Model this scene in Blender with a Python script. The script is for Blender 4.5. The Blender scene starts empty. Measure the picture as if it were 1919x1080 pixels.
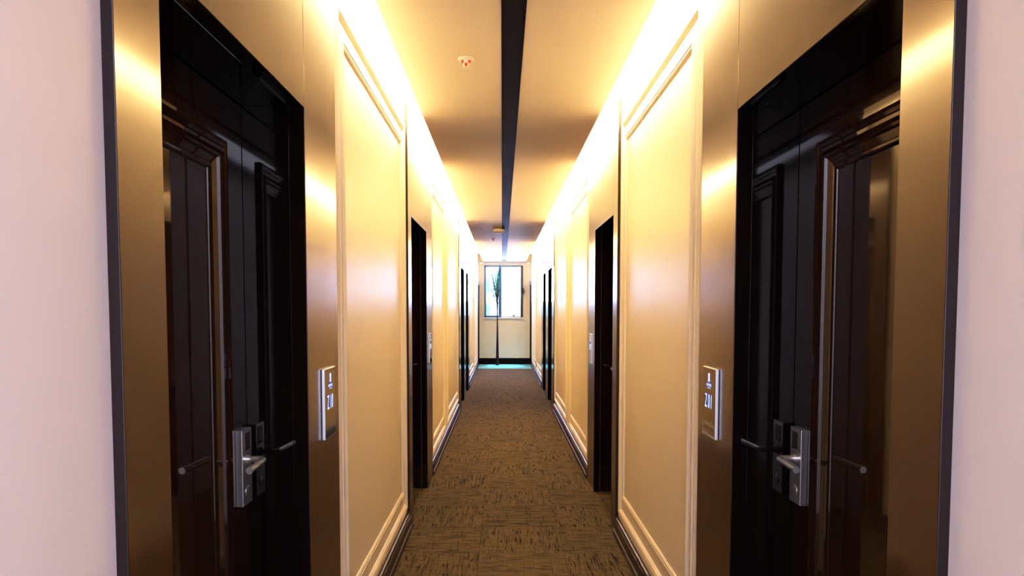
import bpy, bmesh, math, random
from mathutils import Vector, Matrix
random.seed(7)
sc = bpy.context.scene
COL = sc.collection
PI = math.pi

# ------------------------------------------------------------------ dimensions
XL, XR = -0.60, 0.72            # face of the dark door surrounds on the two sides
WD = 0.02                       # wall face lies this far behind the surround face
YB, YE = -3.0, 18.3             # back of the lobby, end wall
ZU, ZC = 2.82, 2.66             # slab above, lowered ceiling panel
OPT = 2.05                      # top of door openings
LEAF = 0.194                    # door leaf face behind the surround face
CEL, CER = -0.503, 0.611        # edges of the lowered ceiling

def X(side, d):                 # d = distance into the wall from the surround face
    return XL - d if side < 0 else XR + d

# ------------------------------------------------------------------ helpers
def obj(name, bm, mat, parent=None, smooth=False, bevel=0.0, loc=None):
    bmesh.ops.recalc_face_normals(bm, faces=bm.faces)
    me = bpy.data.meshes.new(name)
    bm.to_mesh(me); bm.free()
    o = bpy.data.objects.new(name, me)
    COL.objects.link(o)
    if mat is not None:
        for m in (mat if isinstance(mat, (list, tuple)) else [mat]):
            me.materials.append(m)
    if parent is not None:
        o.parent = parent
    if loc is not None:
        o.location = loc
    if smooth:
        for p in me.polygons: p.use_smooth = True
        try: me.set_sharp_from_angle(angle=math.radians(38))
        except Exception: pass
    if bevel > 0:
        b = o.modifiers.new('bevel', 'BEVEL'); b.width = bevel; b.segments = 2
        b.limit_method = 'ANGLE'; b.angle_limit = math.radians(40)
        b.harden_normals = False
    return o

def empty(name, loc=(0, 0, 0)):
    o = bpy.data.objects.new(name, None); COL.objects.link(o)
    o.location = loc; o.empty_display_size = 0.1
    return o

def tag(o, label=None, cat=None, group=None, kind=None):
    if label: o['label'] = label
    if cat: o['category'] = cat
    if group: o['group'] = group
    if kind: o['kind'] = kind
    return o

def box(bm, x0, x1, y0, y1, z0, z1):
    x0, x1 = min(x0, x1), max(x0, x1); y0, y1 = min(y0, y1), max(y0, y1)
    v = [bm.verts.new(p) for p in ((x0,y0,z0),(x1,y0,z0),(x1,y1,z0),(x0,y1,z0),
                                   (x0,y0,z1),(x1,y0,z1),(x1,y1,z1),(x0,y1,z1))]
    for f in ((0,3,2,1),(4,5,6,7),(0,1,5,4),(1,2,6,5),(2,3,7,6),(3,0,4,7)):
        bm.faces.new([v[i] for i in f])
    return bm

def sbox(bm, side, d0, d1, y0, y1, z0, z1):
    return box(bm, X(side, d0), X(side, d1), y0, y1, z0, z1)

def loft_frame(bm, side, d, y0, y1, z0, z1, prof, close_inner=False, dark_last=False):
    """mitred frame round a rectangle in the wall plane; prof = (inset, rise towards the corridor)"""
    rings = []
    for ins, h in prof:
        x = X(side, d - h)
        rings.append([bm.verts.new((x, a, b)) for a, b in
                      ((y0+ins, z0+ins), (y1-ins, z0+ins), (y1-ins, z1-ins), (y0+ins, z1-ins))])
    for a, b in zip(rings, rings[1:]):
        for i in range(4):
            bm.faces.new((a[i], a[(i+1) % 4], b[(i+1) % 4], b[i]))
    if close_inner:
        bm.faces.new(rings[-1])
    return bm

def tube(bm, pts, radii, seg=12, cap=True):
    pts = [Vector(p) for p in pts]
    if not isinstance(radii, (list, tuple)): radii = [radii]*len(pts)
    rings = []; prev = None
    for i, p in enumerate(pts):
        t = (pts[min(i+1, len(pts)-1)] - pts[max(i-1, 0)]).normalized()
        if prev is None:
            a = Vector((0, 0, 1)) if abs(t.z) < .9 else Vector((1, 0, 0))
            u = t.cross(a).normalized()
        else:
            u = (prev - t*prev.dot(t)).normalized()
        prev = u; w = t.cross(u)
        rings.append([bm.verts.new(p + (u*math.cos(k*2*PI/seg) + w*math.sin(k*2*PI/seg))*radii[i]) for k in range(seg)])
    for a, b in zip(rings, rings[1:]):
        for k in range(seg):
            bm.faces.new((a[k], a[(k+1) % seg], b[(k+1) % seg], b[k]))
    if cap:
        bm.faces.new(rings[0]); bm.faces.new(rings[-1])
    return bm

def lathe(bm, prof, c, axis='z', seg=28):
    rings = []
    for r, h in prof:
        ring = []
        for k in range(seg):
            a = k*2*PI/seg
            if axis == 'z': p = (c[0]+r*math.cos(a), c[1]+r*math.sin(a), c[2]+h)
            else:           p = (c[0]+h, c[1]+r*math.cos(a), c[2]+r*math.sin(a))
            ring.append(bm.verts.new(p))
        rings.append(ring)
    for a, b in zip(rings, rings[1:]):
        for k in range(seg):
            bm.faces.new((a[k], a[(k+1) % seg], b[(k+1) % seg], b[k]))
    bm.faces.new(rings[0]); bm.faces.new(rings[-1])
    return bm

NB = bmesh.new

# ------------------------------------------------------------------ materials
def mat(name, col, rough=.5, metal=0., ior=1.5, noise=None, bump=0., coat=0., emis=None, estr=0.):
    m = bpy.data.materials.new(name); m.use_nodes = True
    nt = m.node_tree; b = nt.nodes['Principled BSDF']
    b.inputs['Base Color'].default_value = (*col, 1)
    b.inputs['Roughness'].default_value = rough
    b.inputs['Metallic'].default_value = metal
    b.inputs['IOR'].default_value = ior
    b.inputs['Coat Weight'].default_value = coat
    b.inputs['Coat Roughness'].default_value = .04
    if emis:
        b.inputs['Emission Color'].default_value = (*emis, 1)
        b.inputs['Emission Strength'].default_value = estr
    tc = nt.nodes.new('ShaderNodeTexCoord')
    if noise:                       # (scale, lowfactor, roughness spread, stretch)
        scl, amt, rsp, st = noise
        mp = nt.nodes.new('ShaderNodeMapping'); mp.inputs['Scale'].default_value = st
        nt.links.new(tc.outputs['Object'], mp.inputs['Vector'])
        n = nt.nodes.new('ShaderNodeTexNoise'); n.inputs['Scale'].default_value = scl; n.inputs['Detail'].default_value = 4
        nt.links.new(mp.outputs[0], n.inputs['Vector'])
        mx = nt.nodes.new('ShaderNodeMix'); mx.data_type = 'RGBA'
        mx.inputs[6].default_value = (*[c*(1-amt) for c in col], 1)
        mx.inputs[7].default_value = (*[min(1, c*(1+amt)) for c in col], 1)
        nt.links.new(n.outputs['Fac'], mx.inputs[0]); nt.links.new(mx.outputs[2], b.inputs['Base Color'])
        mr = nt.nodes.new('ShaderNodeMapRange')
        mr.inputs['To Min'].default_value = max(.01, rough-rsp); mr.inputs['To Max'].default_value = rough+rsp
        nt.links.new(n.outputs['Fac'], mr.inputs['Value']); nt.links.new(mr.outputs[0], b.inputs['Roughness'])
        if bump:
            bp = nt.nodes.new('ShaderNodeBump'); bp.inputs['Strength'].default_value = bump; bp.inputs['Distance'].default_value = .002
            nt.links.new(n.outputs['Fac'], bp.inputs['Height']); nt.links.new(bp.outputs[0], b.inputs['Normal'])
    return m

M = {}
M['wall'] = mat('satin cream paint', (.80, .735, .61), .36, noise=(3, .02, .04, (1, 1, .4)), ior=1.5)
M['nearwall'] = mat('cool lit cream paint', (.80, .735, .715), .45, noise=(3, .02, .04, (1, 1, .4)))  # cool tint of the lobby daylight put into the near wall colour
M['lobby'] = mat('dimmed lobby paint', (.20, .165, .15), .5, noise=(3, .04, .04, (1, 1, .4)))  # unseen lobby surfaces darkened to keep reflections in the door reveals dim
M['ceil'] = mat('ceiling paint', (.82, .765, .70), .62, noise=(2, .02, .04, (1, 1, 1)))
M['cove'] = mat('cove paint', (.85, .80, .72), .5, noise=(3, .02, .04, (1, 1, 1)))
M['casing'] = mat('bronze brown lacquer', (.050, .0165, .0043), .28, metal=.30, ior=1.45, coat=.62, noise=(3, .06, .012, (2, 2, .4)))
_b = M['casing'].node_tree.nodes['Principled BSDF']; _b.inputs['Coat Roughness'].default_value = .10; _b.inputs['Coat IOR'].default_value = 1.62
M['jamb'] = mat('dark brown lacquer', (.008, .0045, .0038), .05, ior=1.5, noise=(4, .1, .006, (2, 2, .3)))
M['leaf'] = mat('espresso door lacquer', (.026, .011, .0065), .045, ior=1.6, noise=(5, .1, .006, (2, 2, .25)))
M['edge'] = mat('surround edge lacquer', (.016, .009, .010), .35, noise=(5, .1, .04, (1, 1, .3)))
M['base'] = mat('dark skirting lacquer', (.035, .021, .015), .38, ior=1.45, noise=(5, .15, .05, (1, .3, 1)))
M['black'] = mat('black slot', (.004, .0035, .005), .6, noise=(6, .1, .05, (1, .2, 1)))
M['steel'] = mat('brushed stainless steel', (.70, .70, .73), .32, metal=.85, noise=(40, .06, .05, (1, 1, .03)))
M['lever'] = mat('polished lever steel', (.78, .75, .72), .28, metal=.8, noise=(20, .04, .03, (1, 1, 1)))
M['alu'] = mat('pale aluminium sign edge', (.74, .75, .80), .35, metal=.6, noise=(30, .04, .05, (1, 1, .05)))
M['glassblk'] = mat('black glass', (.03, .02, .012), .05, ior=1.7, noise=(5, .1, .01, (1, 1, 1)))
M['bluegap'] = mat('shadow gap blue', (.02, .04, .12), .4, noise=(5, .1, .02, (1, 1, 1)))
M['led'] = mat('lit blue white characters', (.5, .6, 1), .4, emis=(.50, .62, 1.0), estr=1.0, noise=(5, .02, .02, (1, 1, 1)))
M['ledhalo'] = mat('lit deep blue glow', (.05, .08, .4), .4, emis=(.06, .10, .55), estr=.16, noise=(5, .02, .02, (1, 1, 1)))
M['plast'] = mat('white plastic', (.92, .92, .92), .4, noise=(8, .02, .04, (1, 1, 1)))
M['red'] = mat('red glass bulb', (.75, .05, .02), .2, noise=(8, .05, .04, (1, 1, 1)))
M['brass'] = mat('chrome sprinkler metal', (.75, .62, .45), .25, metal=1, noise=(8, .05, .04, (1, 1, 1)))
M['frame'] = mat('blue grey window frame', (.04, .16, .34), .35, noise=(8, .05, .04, (1, 1, 1)))
M['framed'] = mat('dark window sash', (.02, .022, .04), .35, noise=(8, .05, .04, (1, 1, 1)))
M['sill'] = mat('white window sill', (.80, .84, .86), .3, noise=(8, .02, .04, (1, 1, 1)))
M['vase'] = mat('black glazed ceramic', (.008, .007, .008), .3, noise=(8, .1, .05, (1, 1, 1)))
M['twig'] = mat('dark dried twig', (.02, .03, .04), .7, noise=(12, .3, .05, (1, 1, .2)))
M['leafteal'] = mat('teal dried leaves', (.05, .32, .36), .6, noise=(12, .3, .05, (1, 1, 1)))
M['black'].node_tree.nodes['Principled BSDF'].inputs['Specular IOR Level'].default_value = .1
M['facade'] = None
M['carpet_tile'] = mat('cyan lit carpet', (.25, .74, .95), .35, noise=(3, .05, .05, (1, 1, 1)))  # cyan light on the carpet, put into a surface colour

def facade():
    m = bpy.data.materials.new('pale facade'); m.use_nodes = True
    nt = m.node_tree; b = nt.nodes['Principled BSDF']
    tc = nt.nodes.new('ShaderNodeTexCoord')
    n = nt.nodes.new('ShaderNodeTexNoise'); n.inputs['Scale'].default_value = 1.5
    nt.links.new(tc.outputs['Object'], n.inputs['Vector'])
    mx = nt.nodes.new('ShaderNodeMix'); mx.data_type = 'RGBA'
    mx.inputs[6].default_value = (.75, .88, .9, 1); mx.inputs[7].default_value = (.85, .93, .95, 1)
    nt.links.new(n.outputs['Fac'], mx.inputs[0]); nt.links.new(mx.outputs[2], b.inputs['Base Color'])
    b.inputs['Roughness'].default_value = .8
    return m
M['facade'] = facade()
M['pane'] = mat('window glass of the far building', (.35, .6, .68), .2, noise=(2, .1, .02, (1, 1, 1)))

def glass():
    m = bpy.data.materials.new('clear window glass'); m.use_nodes = True
    nt = m.node_tree; nt.nodes.remove(nt.nodes['Principled BSDF'])
    out = [n for n in nt.nodes if n.type == 'OUTPUT_MATERIAL'][0]
    t = nt.nodes.new('ShaderNodeBsdfTransparent'); t.inputs[0].default_value = (.93, .98, 1, 1)
    g = nt.nodes.new('ShaderNodeBsdfGlossy'); g.inputs['Roughness'].default_value = .02
    f = nt.nodes.new('ShaderNodeFresnel'); f.inputs[0].default_value = 1.3
    mx = nt.nodes.new('ShaderNodeMixShader')
    nt.links.new(f.outputs[0], mx.inputs[0]); nt.links.new(t.outputs[0], mx.inputs[1]); nt.links.new(g.outputs[0], mx.inputs[2])
    nt.links.new(mx.outputs[0], out.inputs[0])
    return m
M['glass'] = glass()

def carpet():
    """50 cm carpet tiles laid quarter-turn, each with short dark dashes along its own grain"""
    m = bpy.data.materials.new('dashed carpet tiles'); m.use_nodes = True
    nt = m.node_tree; L = nt.links; N = nt.nodes.new
    b = nt.nodes['Principled BSDF']; b.inputs['Roughness'].default_value = .95
    b.inputs['Specular IOR Level'].default_value = .15
    tc = N('ShaderNodeTexCoord')
    sep = N('ShaderNodeSeparateXYZ'); L.new(tc.outputs['Object'], sep.inputs[0])
    def mth(op, a, bb=None, c=None):
        n = N('ShaderNodeMath'); n.operation = op
        for i, v in enumerate((a, bb, c)):
            if v is None: continue
            if isinstance(v, (int, float)): n.inputs[i].default_value = v
            else: L.new(v, n.inputs[i])
        return n.outputs[0]
    u = mth('MULTIPLY', mth('ADD', sep.outputs[0], .136+10), 2.0)     # tile units
    v = mth('MULTIPLY', mth('ADD', sep.outputs[1], -4.09+10), 2.0)
    iu = mth('FLOOR', u); iv = mth('FLOOR', v)
    par = mth('MODULO', mth('ADD', iu, iv), 2.0)                      # 0 / 1
    # swap coordinates on odd tiles
    def mixv(f, a, bb):
        return mth('ADD', mth('MULTIPLY', a, mth('SUBTRACT', 1.0, f)), mth('MULTIPLY', bb, f))
    p = mixv(par, u, v); q = mixv(par, v, u)      # grain runs along q for p across
    tid = mth('ADD', mth('MULTIPLY', iu, 13.7), mth('MULTIPLY', iv, 7.31))
    def streak(sp, sq, thr, w, seed):
        cv = N('ShaderNodeCombineXYZ')
        L.new(mth('MULTIPLY', p, sp), cv.inputs[0]); L.new(mth('MULTIPLY', q, sq), cv.inputs[1])
        L.new(mth('ADD', tid, seed), cv.inputs[2])
        n = N('ShaderNodeTexNoise'); n.inputs['Scale'].default_value = 1; n.inputs['Detail'].default_value = 0
        L.new(cv.outputs[0], n.inputs['Vector'])
        r = N('ShaderNodeMapRange'); r.inputs['From Min'].default_value = thr; r.inputs['From Max'].default_value = thr+w
        L.new(n.outputs['Fac'], r.inputs['Value']); return r.outputs[0]
    s1 = streak(55, 3.4, .67, .03, 0.0)
    s2 = streak(90, 6, .68, .04, 41.0)
    s3 = streak(3, 60, .66, .06, 83.0)            # a few crossing threads
    s4 = streak(30, 2.0, .45, .3, 120.0)          # soft ribs
    dark = mth('MAXIMUM', mth('MAXIMUM', s1, mth('MULTIPLY', s2, .8)), mth('MULTIPLY', s3, .45))
    # tile seams
    fu = mth('ABSOLUTE', mth('SUBTRACT', mth('FRACT', u), .5)); fv = mth('ABSOLUTE', mth('SUBTRACT', mth('FRACT', v), .5))
    seam = mth('GREATER_THAN', mth('MAXIMUM', fu, fv), .4965)
    dark = mth('MAXIMUM', dark, mth('MULTIPLY', seam, .55))
    nz = N('ShaderNodeTexNoise'); nz.inputs['Scale'].default_value = 260; nz.inputs['Detail'].default_value = 3
    L.new(tc.outputs['Object'], nz.inputs['Vector'])
    c1 = N('ShaderNodeMix'); c1.data_type = 'RGBA'
    c1.inputs[6].default_value = (.074, .057, .035, 1); c1.inputs[7].default_value = (.128, .100, .060, 1)
    L.new(nz.outputs['Fac'], c1.inputs[0])
    c2 = N('ShaderNodeMix'); c2.data_type = 'RGBA'; c2.inputs[7].default_value = (.058, .047, .030, 1)
    L.new(mth('MULTIPLY', s4, .7), c2.inputs[0]); L.new(c1.outputs[2], c2.inputs[6])
    c3 = N('ShaderNodeMix'); c3.data_type = 'RGBA'; c3.inputs[7].default_value = (.014, .009, .007, 1)
    L.new(mth('MULTIPLY', dark, .9), c3.inputs[0]); L.new(c2.outputs[2], c3.inputs[6])
    L.new(c3.outputs[2], b.inputs['Base Color'])
    bp = N('ShaderNodeBump'); bp.inputs['Strength'].default_value = .5; bp.inputs['Distance'].default_value = .003
    L.new(mth('SUBTRACT', nz.outputs['Fac'], dark), bp.inputs['Height']); L.new(bp.outputs[0], b.inputs['Normal'])
    return m
M['carpet'] = carpet()

# ------------------------------------------------------------------ floor, ceiling, end wall
# per side: (casing near, opening near, opening far, casing far)
DOORS = {-1: [(1.111, 1.262, 2.168, 2.567), (4.52, 4.68, 5.60, 6.02), (9.82, 10.22, 11.07, 11.33), (11.33, 11.62, 12.40, 12.80)],
          1: [(1.147, 1.297, 2.190, 2.571), (4.43, 4.60, 5.49, 5.90), (9.86, 10.26, 11.09, 11.36), (11.36, 11.66, 12.45, 12.85)]}
ENDD = (17.52, 18.24)            # plain doors right before the end wall
WX0, WX1 = XL-WD-.25, XR+WD+.25

o = obj('floor', box(NB(), WX0, WX1, YB-.2, YE+.2, -.12, 0), M['carpet']); tag(o, 'brown carpet tiles with short dark dashes, laid quarter-turned', 'floor', kind='structure')
o = obj('ceiling', box(NB(), WX0, WX1, YB-.2, YE+.2, ZU, ZU+.12), M['cove']); tag(o, 'upper slab above the lowered corridor ceiling', 'ceiling', kind='structure')
SL0, SL1, SLE = -.004, .098, 17.95
b = NB()
box(b, CEL, SL0, 1.15, YE, ZC, ZC+.015); box(b, SL1, CER, 1.15, YE, ZC, ZC+.015)
box(b, SL0, SL1, SLE, YE, ZC, ZC+.015)
box(b, CEL, CER, 1.15, YE, ZC+.03, ZC+.05)
box(b, CEL, SL0, 1.15, YE, ZC+.015, ZC+.03); box(b, SL1, CER, 1.15, YE, ZC+.015, ZC+.03)
lowc = obj('ceiling_lowered_panel', b, M['ceil']); lowc.name = 'ceiling.001'
tag(lowc, 'lowered cream ceiling panel between the two light coves', 'ceiling', kind='structure')
b = NB(); box(b, XL-WD, XR+WD, YB, 1.15, ZC, ZC+.12)
o = obj('ceiling.002', b, M['lobby']); tag(o, 'plain ceiling over the entrance of the corridor', 'ceiling', kind='structure')
# black slot diffuser in the middle
vent = empty('linear_air_vent', (.047, 9.5, ZC))
tag(vent, 'long black linear air slot running down the middle of the ceiling', 'air vent')
b = NB(); box(b, SL0-.047+.001, SL1-.047-.001, 1.16-9.5, SLE-9.5-.001, .006, .026)
obj('slot_strip', b, M['black'], vent)
b = NB()
for xx in (SL0-.047, SL1-.047-.004): box(b, xx, xx+.004, 1.16-9.5, SLE-9.5, -.003, .012)
box(b, SL0-.047, SL1-.047, SLE-9.5-.16, SLE-9.5, -.004, .012)
obj('slot_edging', b, M['black'], vent)

# end wall with window hole
WIN = (-.468, .535, 1.225, 2.565)
wx0, wx1, wz0, wz1 = WIN
b = NB()
box(b, WX0, wx0, YE, YE+.2, 0, ZU); box(b, wx1, WX1, YE, YE+.2, 0, ZU)
box(b, wx0, wx1, YE, YE+.2, 0, wz0); box(b, wx0, wx1, YE, YE+.2, wz1, ZU)
wend = obj('wall_end', b, M['wall']); tag(wend, 'plain cream end wall below and around the window', 'wall', kind='structure')
b = NB(); box(b, WX0, WX1, YB-.2, YB, 0, ZU)
o = obj('wall_back', b, M['lobby']); tag(o, 'plain wall behind the viewpoint', 'wall', kind='structure')
b = NB(); box(b, XL-WD, XR+WD, YE-.018, YE, 0, .165)
o = obj('baseboard_end', b, M['black']); tag(o, 'black skirting board under the end window', 'baseboard', kind='structure')

# side walls: solid pieces between and above the openings
MOULD_O = [(0, 0), (.001, .006), (.014, .013), (.021, .014), (.0215, .007), (.025, .007), (.0255, .014), (.032, .018), (.046, .014), (.056, .004), (.058, 0)]
MOULD_I = [(0, 0), (.001, .006), (.007, .011), (.014, .012), (.0145, .006), (.017, .006), (.0175, .010), (.025, .009), (.033, .003), (.034, 0)]
for side, nm in ((-1, 'left'), (1, 'right')):
    b = NB(); y = YB-.2; TH = .27
    for (c0, o0, o1, c1) in DOORS[side]:
        sbox(b, side, WD, WD+TH-.02, y, o0-.012, 0, ZU)
        sbox(b, side, WD, WD+TH-.02, o0-.012, o1+.012, OPT+.012, ZU)
        y = o1+.012
    sbox(b, side, WD, WD+TH-.02, y, YE+.2, 0, ZU)
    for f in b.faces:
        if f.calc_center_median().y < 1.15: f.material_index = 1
    w = obj('wall_'+nm, b, [M['wall'], M['nearwall']])
    tag(w, 'cream %s wall with double-framed moulded panels under the light cove' % nm, 'wall', kind='structure')
    D = DOORS[side]
    spans = [(D[0][3]+.055, D[1][0]-.055)]
    a0, a1 = D[1][3]+.05, D[2][0]-.06
    mid = 7.66 if side < 0 else 7.82
    spans += [(a0, mid-.13), (mid+.13, a1)]
    a0, a1 = D[3][3]+.06, ENDD[0]-.12
    mid = (a0+a1)/2
    spans += [(a0, mid-.13), (mid+.13, a1)]
    for (y0, y1) in spans:
        b = NB(); loft_frame(b, side, WD+.0005, y0, y1, .145, 2.60, MOULD_O)
        obj('outer_panel_moulding', b, M['wall'], w)
        b = NB(); loft_frame(b, side, WD+.0005, y0+.125, y1-.125, .275, 2.475, MOULD_I)
        obj('inner_panel_moulding', b, M['wall'], w)
    # skirting: profile extruded between the surrounds
    prof = [(WD, 0), (-.013, 0), (-.013, .036), (-.008, .040), (-.006, .043), (-.006, .092), (.000, .100), (.003, .112), (.010, .116), (WD, .116)]
    b = NB()
    seg = [(D[0][3], D[1][0]), (D[1][3], D[2][0]), (D[3][3], ENDD[0])]
    for (y0, y1) in seg:
        rr = [[b.verts.new((X(side, d), yy, z)) for d, z in prof] for yy in (y0, y1)]
        n = len(prof)
        for i in range(n): b.faces.new((rr[0][i], rr[0][(i+1) % n], rr[1][(i+1) % n], rr[1][i]))
        b.faces.new(rr[0]); b.faces.new(rr[1])
    bb = obj('baseboard_'+nm, b, M['base']); tag(bb, 'dark brown skirting board along the %s wall' % nm, 'baseboard', kind='structure')

# ------------------------------------------------------------------ doors
LEAFP = [(0, 0), (.136, 0)]
MOULD_D = [(0, -.013), (0, .009), (.004, .012), (.012, .013), (.020, .009), (.0205, .003), (.030, .002), (.036, .004), (.040, .010),
           (.046, .012), (.052, .009), (.056, .001), (.074, -.006), (.078, -.004), (.084, -.005), (.090, -.009), (.092, -.013)]

def make_lock(side, yfar, parent):
    """box lock with reader window, key cylinder and bent lever; yfar = far end of the plate"""
    y0, y1, z0, z1 = yfar-.079, yfar, .848, 1.078
    d0, d1 = LEAF, LEAF-.0205
    b = NB()
    # chamfered body: cross-section in (d, y)
    sec = [(d0, y0), (d1, y0), (d1, y1), (d0, y1)]
    lo = [b.verts.new((X(side, d), yy, z0)) for d, yy in sec]
    hi = [b.verts.new((X(side, d), yy, z1)) for d, yy in sec]
    n = len(sec)
    for i in range(n): b.faces.new((lo[i], lo[(i+1) % n], hi[(i+1) % n], hi[i]))
    b.faces.new(lo); b.faces.new(hi)
    lk = obj('lock_plate', b, M['steel'], parent, bevel=.0012)
    yc = (y0+y1)/2
    b = NB(); sbox(b, side, d1+.001, d1-.0015, yc-.018, yc+.022, 1.014, 1.066)
    obj('card_reader_window', b, M['glassblk'], lk)
    b = NB(); lathe(b, [(.017, 0), (.017, .0015*(-side)), (.014, .003*(-side)), (.001, .003*(-side))], (X(side, d1+.0005), yc, .888), 'x', 24)
    obj('key_cylinder', b, M['steel'], lk, smooth=True)
    b = NB()
    zz = .985
    pts = [(X(side, d1+.002), yc, zz), (X(side, d1-.02), yc, zz), (X(side, d1-.036), yc, zz)]
    for k in range(1, 7):
        a = k/6*PI/2
        pts.append((X(side, d1-.036-.016*math.sin(a)), yc-.016*(1-math.cos(a)), zz))
    for k in range(1, 7):
        t = k/6
        pts.append((X(side, d1-.052-.010*t), yc-.016-.140*t, zz))
    tube(b, pts, .0098, 18)
    obj('lever_handle', b, M['lever'], lk, smooth=True)
    b = NB(); tube(b, [(X(side, d1+.001), yc, zz), (X(side, d1-.008), yc, zz)], .0135, 20)
    obj('lever_collar', b, M['lever'], lk, smooth=True)

def edge(b):
    b.normal_update()
    for f in b.faces:
        if abs(f.normal.y) > .9: f.material_index = 1

def make_door(n, side, c0, o0, o1, c1):
    r = empty('door_%d' % n, (X(side, LEAF), (o0+o1)/2, 0))
    r['kind'] = 'structure'
    O = Vector(r.location)
    def ch(name, b, m, **k):
        for v in b.verts: v.co -= O
        return obj(name, b, m, r, **k)
    ztop = 2.735
    g = .0012
    b = NB(); sbox(b, side, 0, WD, c0, o0, 0, ztop); edge(b); ch('surround_stile', b, [M['casing'], M['edge']], bevel=.0015)
    b = NB(); sbox(b, side, 0, WD, o1+g, c1, 0, ztop); ch('surround_stile', b, [M['casing'], M['edge']], bevel=.0015)
    b = NB(); sbox(b, side, 0, WD, o0+g, o1, OPT, ztop); ch('surround_header', b, M['casing'], bevel=.0015)
    # outer lip of the frame
    b = NB()
    sbox(b, side, .0012, .048, o0-.010, o0, 0, OPT-g); sbox(b, side, .0012, .048, o1, o1+.010, 0, OPT-g)
    sbox(b, side, .0012, .048, o0-.010, o1+.010, OPT-g*.5, OPT+.010)
    ch('frame_lip', b, M['jamb'], bevel=.001)
    # stepped jamb lining behind it
    b = NB(); e = .006
    sbox(b, side, .050, LEAF+.05, o0-.030, o0-e, 0, OPT+e); sbox(b, side, .050, LEAF+.05, o1+e, o1+.030, 0, OPT+e)
    sbox(b, side, .050, LEAF+.05, o0-.030, o1+.030, OPT+e, OPT+.030)
    ch('jamb_lining', b, M['jamb'], bevel=.001)
    # leaf
    y0, y1, z1 = o0-.002, o1+.002, OPT+.002
    b = NB(); loft_frame(b, side, LEAF, y0, y1, .006, z1, [(0, -.04), (0, 0), (.136, 0), (.136, -.016)])
    sbox(b, side, LEAF+.0125, LEAF+.04, y0+.1, y1-.1, .1, z1-.1)
    lf = ch('door_leaf', b, M['leaf'])
    b = NB(); loft_frame(b, side, LEAF, y0+.1355, y1-.1355, .1415, z1-.1355, MOULD_D)
    lf2 = obj('panel_moulding', b, M['leaf'], lf, smooth=False)
    for v in lf2.data.vertices: v.co -= O
    for x in ():
        pass
    kids = empty('tmp')
    make_lock(side, o1-.013 if side < 0 else o1-.023, kids)
    for k in list(kids.children):
        k.parent = r
        for v in k.data.vertices: v.co -= O
        for kk in k.children:
            for v in kk.data.vertices: v.co -= O
    bpy.data.objects.remove(kids)
    return r

num = 1
WHERE = {1: 'nearest', 2: 'second', 3: 'third', 4: 'fourth'}
for side in (-1, 1):
    for i, dd in enumerate(DOORS[side]):
        r = make_door(num, side, *dd); num += 1
        r['label'] = '%s dark lacquered room door on the %s side, in a bronze brown surround' % (WHERE[i+1], 'left' if side < 0 else 'right')
        r['category'] = 'door'
        for c in r.children:
            if c.name.startswith('lock_plate'): c['label'] = 'brushed steel lock plate'
# low plain doors against the end wall
for side in (-1, 1):
    r = empty('door_%d' % num, (X(side, 0), ENDD[0], 0)); num += 1
    tag(r, 'plain dark door edge at the far corner on the %s side, beside the end window' % ('left' if side < 0 else 'right'), 'door', kind='structure')
    O = Vector(r.location)
    b = NB(); sbox(b, side, -.004, WD, ENDD[0], ENDD[0]+.09, 0, 2.14); sbox(b, side, -.004, WD, ENDD[1]-.04, YE-.019, 0, 2.14)
    sbox(b, side, -.004, WD, ENDD[0]+.09, ENDD[1]-.04, 2.05, 2.14)
    for v in b.verts: v.co -= O
    obj('door_frame', b, M['black'], r, bevel=.002)
    b = NB(); sbox(b, side, .012, WD, ENDD[0]+.09, ENDD[1]-.04, .005, 2.05)
    for v in b.verts: v.co -= O
    obj('door_leaf', b, M['jamb'], r)

# ------------------------------------------------------------------ room number displays
def text_mesh(name, body, size, mt, parent, side, d, yc, zc, sx=1.0, extr=.0004):
    cu = bpy.data.curves.new(name, 'FONT'); cu.body = body; cu.size = size
    cu.align_x = 'CENTER'; cu.align_y = 'CENTER'; cu.extrude = extr
    t = bpy.data.objects.new(name, cu); COL.objects.link(t)
    bpy.context.view_layer.update()
    dg = bpy.context.evaluated_depsgraph_get()
    me = bpy.data.meshes.new_from_object(t.evaluated_get(dg))
    bpy.data.objects.remove(t)
    s = -side
    for v in me.vertices:
        x, y, z = v.co
        # text x runs to +Y on the left wall and to -Y on the right one
        v.co = (X(side, d) + s*z, yc + s*x*sx, zc + y)
    me.update()
    me.materials.clear(); me.materials.append(mt)
    o = bpy.data.objects.new(name, me); COL.objects.link(o); o.parent = parent
    return o

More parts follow.
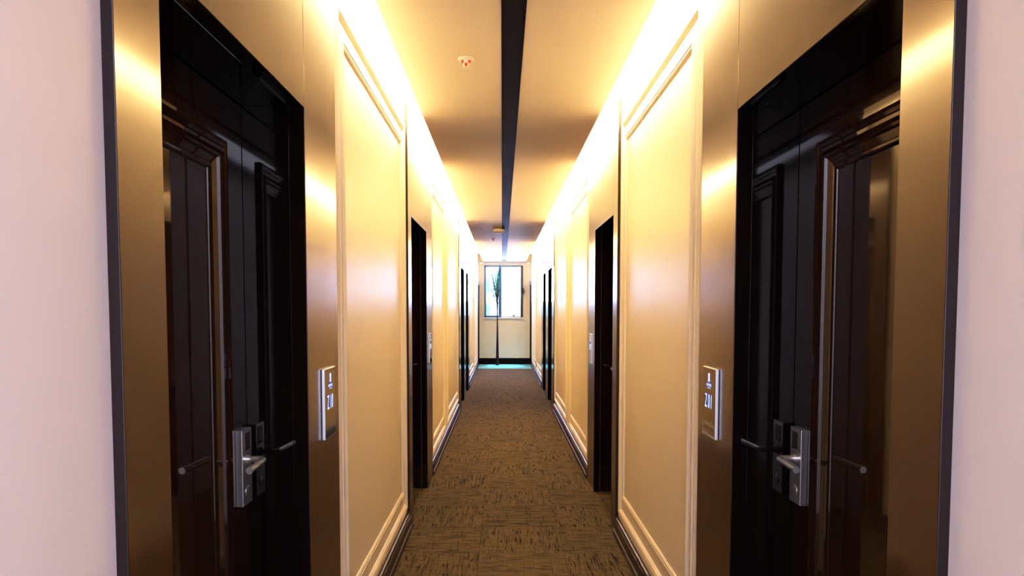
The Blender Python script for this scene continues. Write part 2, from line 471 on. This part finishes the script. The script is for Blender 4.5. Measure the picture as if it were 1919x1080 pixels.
def make_sign(side, yn, number, label, group):
    w, z0, z1 = .148, 1.003, 1.240
    yc = yn + w/2
    r = empty('room_number_display', (0, 0, 0)); tag(r, label, 'sign', group)
    b = NB(); sbox(b, side, 0, -.0012, yn+.003, yn+w-.003, z0+.003, z1-.003); obj('shadow_gap_plate', b, M['bluegap'], r)  # dark blue plate paints the shadow line behind the rim
    b = NB(); sbox(b, side, -.0012, -.0118, yn, yn+w, z0, z1); obj('metal_rim', b, M['alu'], r, bevel=.0018)
    fd = -.0121
    b = NB(); sbox(b, side, -.011, fd, yn+.0025, yn+w-.0025, z0+.0025, z1-.0025); gl = obj('glass_face', b, M['glassblk'], r)
    ed = fd - .0003
    s = -side
    # emblem: small square mark, wordmark, thin arc
    b = NB()
    def q(cx, cz, ww, hh, dd=.0004): sbox(b, side, ed, ed-dd, yc+s*(cx-ww/2), yc+s*(cx+ww/2), cz-hh/2, cz+hh/2)
    if number:
        for cx, cz in ((-.007, 1.213), (.007, 1.213), (-.007, 1.199), (.007, 1.199)):
            q(cx, cz, .0055, .0105)
        q(0, 1.2195, .018, .0022); q(0, 1.206, .018, .0022); q(0, 1.193, .018, .0022); q(0, 1.206, .0020, .026)
        obj('hotel_emblem', b, M['led'], gl)
        t = text_mesh('hotel_wordmark', 'RAZZY HILL', .0125, M['led'], gl, side, ed, yc, 1.180, sx=.80)
        t2 = b2 = NB()
        for k in range(8):
            a0 = -.016+.004*k; h = .003*(1-((a0+.002)/.016)**2)
            sbox(b2, side, ed, ed-.0004, yc+s*a0, yc+s*(a0+.0042), 1.167+h, 1.1692+h)
        obj('arc_mark', b2, M['led'], gl)
        offs = {'1': (-.031, .002, .025), '0': (-.031, .003, .029)}[number[2]]
        for chh, oo in zip(number.replace(' ', ''), offs):
            text_mesh('room_letter' if chh == 'Z' else 'room_digit', chh, .068, M['led'], gl, side, ed, yc+s*oo, 1.122, sx=.58)
    else:
        q(0, 1.214, .020, .030); q(0, 1.1875, .07, .012)
        for cx in (-.028, .004, .030): q(cx, 1.135, .018, .044)
        obj('lit_characters', b, M['led'], gl)
    b = NB(); sbox(b, side, fd+.0002, ed+.0001, yc-.030, yc+.030, 1.104, 1.150); sbox(b, side, fd+.0002, ed+.0001, yc-.026, yc+.026, 1.170, 1.192)
    obj('blue_backlight', b, M['ledhalo'], gl)
    return r
make_sign(-1, 2.324, 'Z 10', 'lit black glass room display reading Z 10, on the left bronze surround', 'room number displays')
make_sign(1, 2.328, 'Z 01', 'lit black glass room display reading Z 01, on the right bronze surround', 'room number displays')
make_sign(-1, 5.70, None, 'small room display beside the second door of the left side, seen nearly edge on', 'room number displays')
make_sign(1, 5.59, None, 'small room display beside the second door of the right side, seen nearly edge on', 'room number displays')

# ------------------------------------------------------------------ ceiling fittings
def sprinkler(x, y, label):
    r = empty('fire_sprinkler', (x, y, ZC)); tag(r, label, 'sprinkler', 'fire sprinklers in the ceiling')
    b = NB(); lathe(b, [(.040, 0), (.040, -.002), (.030, -.006), (.016, -.008), (.014, -.004), (.001, -.004)], (0, 0, 0)); obj('cover_ring', b, M['plast'], r, smooth=True)
    b = NB(); tube(b, [(0, 0, -.006), (0, 0, -.018)], .009, 14); tube(b, [(-.009, 0, -.014), (-.012, 0, -.026), (0, 0, -.040)], .0024, 8); tube(b, [(.009, 0, -.014), (.012, 0, -.026), (0, 0, -.040)], .0024, 8)
    obj('sprinkler_frame', b, M['plast'], r, smooth=True)
    b = NB(); lathe(b, [(.004, -.039), (.017, -.041), (.017, -.043), (.002, -.044)], (0, 0, 0)); obj('deflector_plate', b, M['plast'], r, smooth=True)
    b = NB(); tube(b, [(0, 0, -.017), (0, 0, -.028), (0, 0, -.039)], [.004, .0065, .004], 12)
    for sx in (-1, 1): tube(b, [(sx*.019, 0, -.006), (sx*.017, 0, -.017)], [.008, .006], 10)
    obj('red_glass_bulb', b, M['red'], r, smooth=True)
sprinkler(-.178, 3.51, 'small sprinkler head with red bulb, nearest one, left of the air slot')
sprinkler(-.155, 12.3, 'small sprinkler head with red bulb, just beyond the smoke detector')
sprinkler(-.165, 16.4, 'small sprinkler head near the end window, farthest along the ceiling')
r = empty('smoke_detector', (-.055, 10.9, ZC)); tag(r, 'round white smoke detector on the ceiling beside the air slot', 'detector')
b = NB(); lathe(b, [(.100, 0), (.100, -.016), (.094, -.020), (.001, -.020)], (0, 0, 0), seg=36); obj('mounting_base', b, M['plast'], r, smooth=True)
b = NB(); lathe(b, [(.088, -.020), (.086, -.034), (.070, -.048), (.030, -.054), (.001, -.054)], (0, 0, 0), seg=36); obj('sensor_dome', b, M['plast'], r, smooth=True)

# ------------------------------------------------------------------ window
w = empty('window_1', ((wx0+wx1)/2, YE, wz0)); tag(w, 'blue framed two-pane window in the end wall', 'window', kind='structure')
O = Vector(w.location)
def wch(name, b, m, parent=w, **k):
    for v in b.verts: v.co -= O
    return obj(name, b, m, parent, **k)
fy0, fy1 = YE+.02, YE+.075
mx = -.085
b = NB(); box(b, wx0, wx0+.050, fy0, fy1, wz0, wz1); box(b, wx0, mx, fy0, fy1, wz0, wz0+.045); box(b, wx0, wx1, fy0, fy1, wz1-.035, wz1); wch('fixed_frame', b, M['frame'], bevel=.003)
b = NB(); box(b, mx-.01, mx+.065, fy0-.005, fy1, wz0, wz1); wch('mullion', b, M['frame'], bevel=.003)
b = NB(); box(b, mx+.065, wx1, fy0, fy1, wz0, wz0+.035); wch('bottom_rail', b, M['sill'], bevel=.003)
b = NB(); box(b, wx1-.060, wx1, fy0-.035, fy1, wz0, wz1-.01); sash = wch('open_sash_stile', b, M['framed'], bevel=.003)
b = NB(); box(b, wx1-.02, wx1+.012, fy0-.075, fy0-.03, 1.83, 1.98); tube(b, [(wx1, fy0-.06, 1.90), (wx1+.05, fy0-.065, 1.905)], .012, 10); tube(b, [(wx1+.012, fy0-.06, 1.98), (wx1+.012, fy0-.06, 1.83)], .010, 10)
wch('sash_handle', b, M['framed'], bevel=.002)
b = NB(); box(b, wx0+.05, mx-.01, YE+.045, YE+.05, wz0+.045, wz1-.035); wch('left_pane', b, M['glass'])
b = NB(); box(b, mx+.065, wx1-.06, YE+.045, YE+.05, wz0+.035, wz1-.035); wch('right_pane', b, M['glass'])
b = NB(); box(b, wx0-.03, wx1+.02, YE-.05, fy0+.01, wz0-.035, wz0); wch('window_sill', b, M['sill'], bevel=.003)
b = NB(); tube(b, [(.27, fy0-.02, wz0+.045), (.33, fy0-.02, wz0+.055)], .012, 10); box(b, .27, .31, fy0-.03, fy0, wz0+.03, wz0+.045); wch('window_catch', b, M['framed'])

rod = empty('curtain_rod', (.06, YE-.06, 2.615)); tag(rod, 'thin pale rod spanning the end wall above the window', 'rod')
b = NB(); tube(b, [(-.66, 0, 0), (.66, 0, 0)], .007, 10); obj('rod_bar', b, M['plast'], rod, smooth=True)
for xx in (-.60, .60):
    b = NB(); box(b, xx-.03, xx+.03, -.012, .012, -.014, .014); box(b, xx-.012, xx+.012, .0, .06, -.010, .010); obj('rod_bracket', b, M['brass'], rod, bevel=.002)

# tall floor vase with twigs
v = empty('floor_vase', (-.125, 17.98, 0)); tag(v, 'very tall slender black floor vase standing under the window', 'vase')
b = NB(); lathe(b, [(.001, 0), (.043, 0), (.041, .05), (.033, .35), (.024, .75), (.015, 1.15), (.012, 1.4), (.017, 1.52), (.028, 1.62), (.024, 1.62), (.012, 1.5)], (0, 0, 0), seg=24); obj('vase_body', b, M['vase'], v, smooth=True)
t = empty('dried_twig_bundle', (-.125, 17.98, 1.52)); tag(t, 'bundle of dark dried branches fanning out of the tall vase', 'branches')
b = NB(); rl = random.Random(3)
tips = []
for k in range(26):
    ang = rl.uniform(-1, 1); ex = ang*.045+.025; hgt = rl.uniform(.45, 1.0)
    if k % 3 == 0: ex = -.04 - rl.random()*.17; hgt = rl.uniform(.3, .85)
    pts = []
    for j in range(6):
        s_ = j/5
        pts.append((ex*s_**1.5 + rl.uniform(-.004, .004), rl.uniform(-.02, .02)*s_, hgt*s_))
    tube(b, pts, [.009*(1-.6*j/5) for j in range(6)], 6)
    tips.append((pts[-1], pts[-2], pts[-3], ex))
obj('twigs', b, M['twig'], t)
b = NB()
for k, (p0, p1, p2, ex) in enumerate(tips):
    base = [Vector(p0), Vector(p1), Vector(p2)]
    for j in range(7):
        c = base[rl.randrange(3)] + Vector((rl.uniform(-.012, .012), rl.uniform(-.01, .01), rl.uniform(-.05, .05)))
        dr = Vector((rl.uniform(-.5, .5), rl.uniform(-.3, .3), 1)).normalized()*rl.uniform(.05, .09); sd = Vector((1, rl.uniform(-1, 1), 0)).normalized()*.011
        vs = [b.verts.new(c+q_) for q_ in (Vector((0, 0, 0)), dr*.5+sd, dr, dr*.5-sd)]
        b.faces.new(vs)
lo = obj('dry_leaves', b, M['leafteal'], t); lo['kind'] = 'stuff'

# coloured strip painting the cyan light on the carpet before the end wall
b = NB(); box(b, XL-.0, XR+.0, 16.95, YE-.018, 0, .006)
o = obj('floor_light_strip', b, M['carpet_tile'], bevel=.002); o.name = 'floor.001'; tag(o, 'cyan light painted as a floor strip at the foot of the end wall', 'floor strip', kind='structure')

# building outside
bl = empty('office_building', (-3.2, 42, -6)); tag(bl, 'pale building with rows of windows seen through the left pane', 'building')
b = NB(); box(b, -6, 2.6, 0, 6, 0, 14.5); obj('facade_wall', b, M['facade'], bl)
for r_ in range(9):
    for c_ in range(9):
        x = -5.6 + c_*.95; z = .9 + r_*1.5
        b = NB(); box(b, x, x+.42, -.03, .02, z, z+.8); obj('facade_window', b, M['pane'], bl)

# ------------------------------------------------------------------ lights
def area(name, loc, rot, sx, sy, e, col, spread=PI):
    l = bpy.data.lights.new(name, 'AREA'); l.shape = 'RECTANGLE'; l.size = sx; l.size_y = sy
    l.energy = e; l.color = col; l.spread = spread
    o = bpy.data.objects.new(name, l); COL.objects.link(o); o.location = loc; o.rotation_euler = rot
    return o
WARM = (1.0, .735, .39)
Ln = 16.2
# long cove strips on the rim of the lowered ceiling, shining at the walls
area('cove_light', (CEL-.002, 1.18+Ln/2, ZC+.075), (0, PI/2, 0), .025, Ln, 490, WARM).rotation_euler = (0, math.radians(90), 0)
area('cove_light', (CER+.002, 1.18+Ln/2, ZC+.075), (0, 0, 0), .025, Ln, 490, WARM).rotation_euler = (0, math.radians(-90), 0)
# lobby daylight behind the viewpoint
area('lobby_light', (.06, -1.6, ZC-.03), (0, 0, 0), 1.0, 2.2, 108, (.78, .80, 1.0))
# cool area lamp added at the plain back wall for reflections of lobby daylight
area('lobby_reflection_fill', (.06, YB+.05, 1.05), (math.radians(90), 0, 0), 1.15, 1.5, 45, (.72, .78, 1.0))
# sky light through the window
area('window_skylight', ((wx0+wx1)/2, YE+.80, (wz0+wz1)/2+.35), (math.radians(-58), 0, 0), 1.2, 1.4, 330, (.48, .54, 1.0))
l = bpy.data.lights.new('strip_fill_spot', 'SPOT'); l.energy = 420; l.color = (.40, .68, 1); l.spot_size = math.radians(24); l.spot_blend = .3; l.shadow_soft_size = .05  # spot added to brighten the floor strip, no fitting hangs there
o = bpy.data.objects.new('strip_fill_spot', l); COL.objects.link(o); o.location = (.06, 17.7, 2.6)

w_ = bpy.data.worlds.new('sky'); sc.world = w_; w_.use_nodes = True
bg = w_.node_tree.nodes['Background']; bg.inputs[0].default_value = (.80, .92, 1, 1); bg.inputs[1].default_value = 1.9

# ------------------------------------------------------------------ camera and view
cam = bpy.data.cameras.new('camera'); co = bpy.data.objects.new('camera', cam); COL.objects.link(co)
co.location = (0, 0, 1.44); TH = .053
co.rotation_euler = (PI/2 - TH, 0, 0)
cam.sensor_width = 36; cam.sensor_fit = 'HORIZONTAL'; cam.lens = 1320/1919*36
cam.shift_x = (959.5-941.3)/1919
cam.shift_y = ((579.5+1320*math.tan(TH))-540)/1919
cam.clip_start = .02
sc.camera = co
sc.view_settings.view_transform = 'Standard'
sc.view_settings.look = 'None'
sc.view_settings.exposure = 0.0
vs_ = sc.view_settings
vs_.use_curve_mapping = True
cm = vs_.curve_mapping
cm.use_clip = False
cm.extend = 'EXTRAPOLATED'
c_ = cm.curves[3]
c_.points[0].location = (0, 0); c_.points[1].location = (1, 1)
for px, py in ((.04, .027), (.18, .155), (.5, .53), (.8, .87)): c_.points.new(px, py)
cm.update()
sc.cycles.max_bounces = 14; sc.cycles.diffuse_bounces = 8; sc.cycles.glossy_bounces = 6
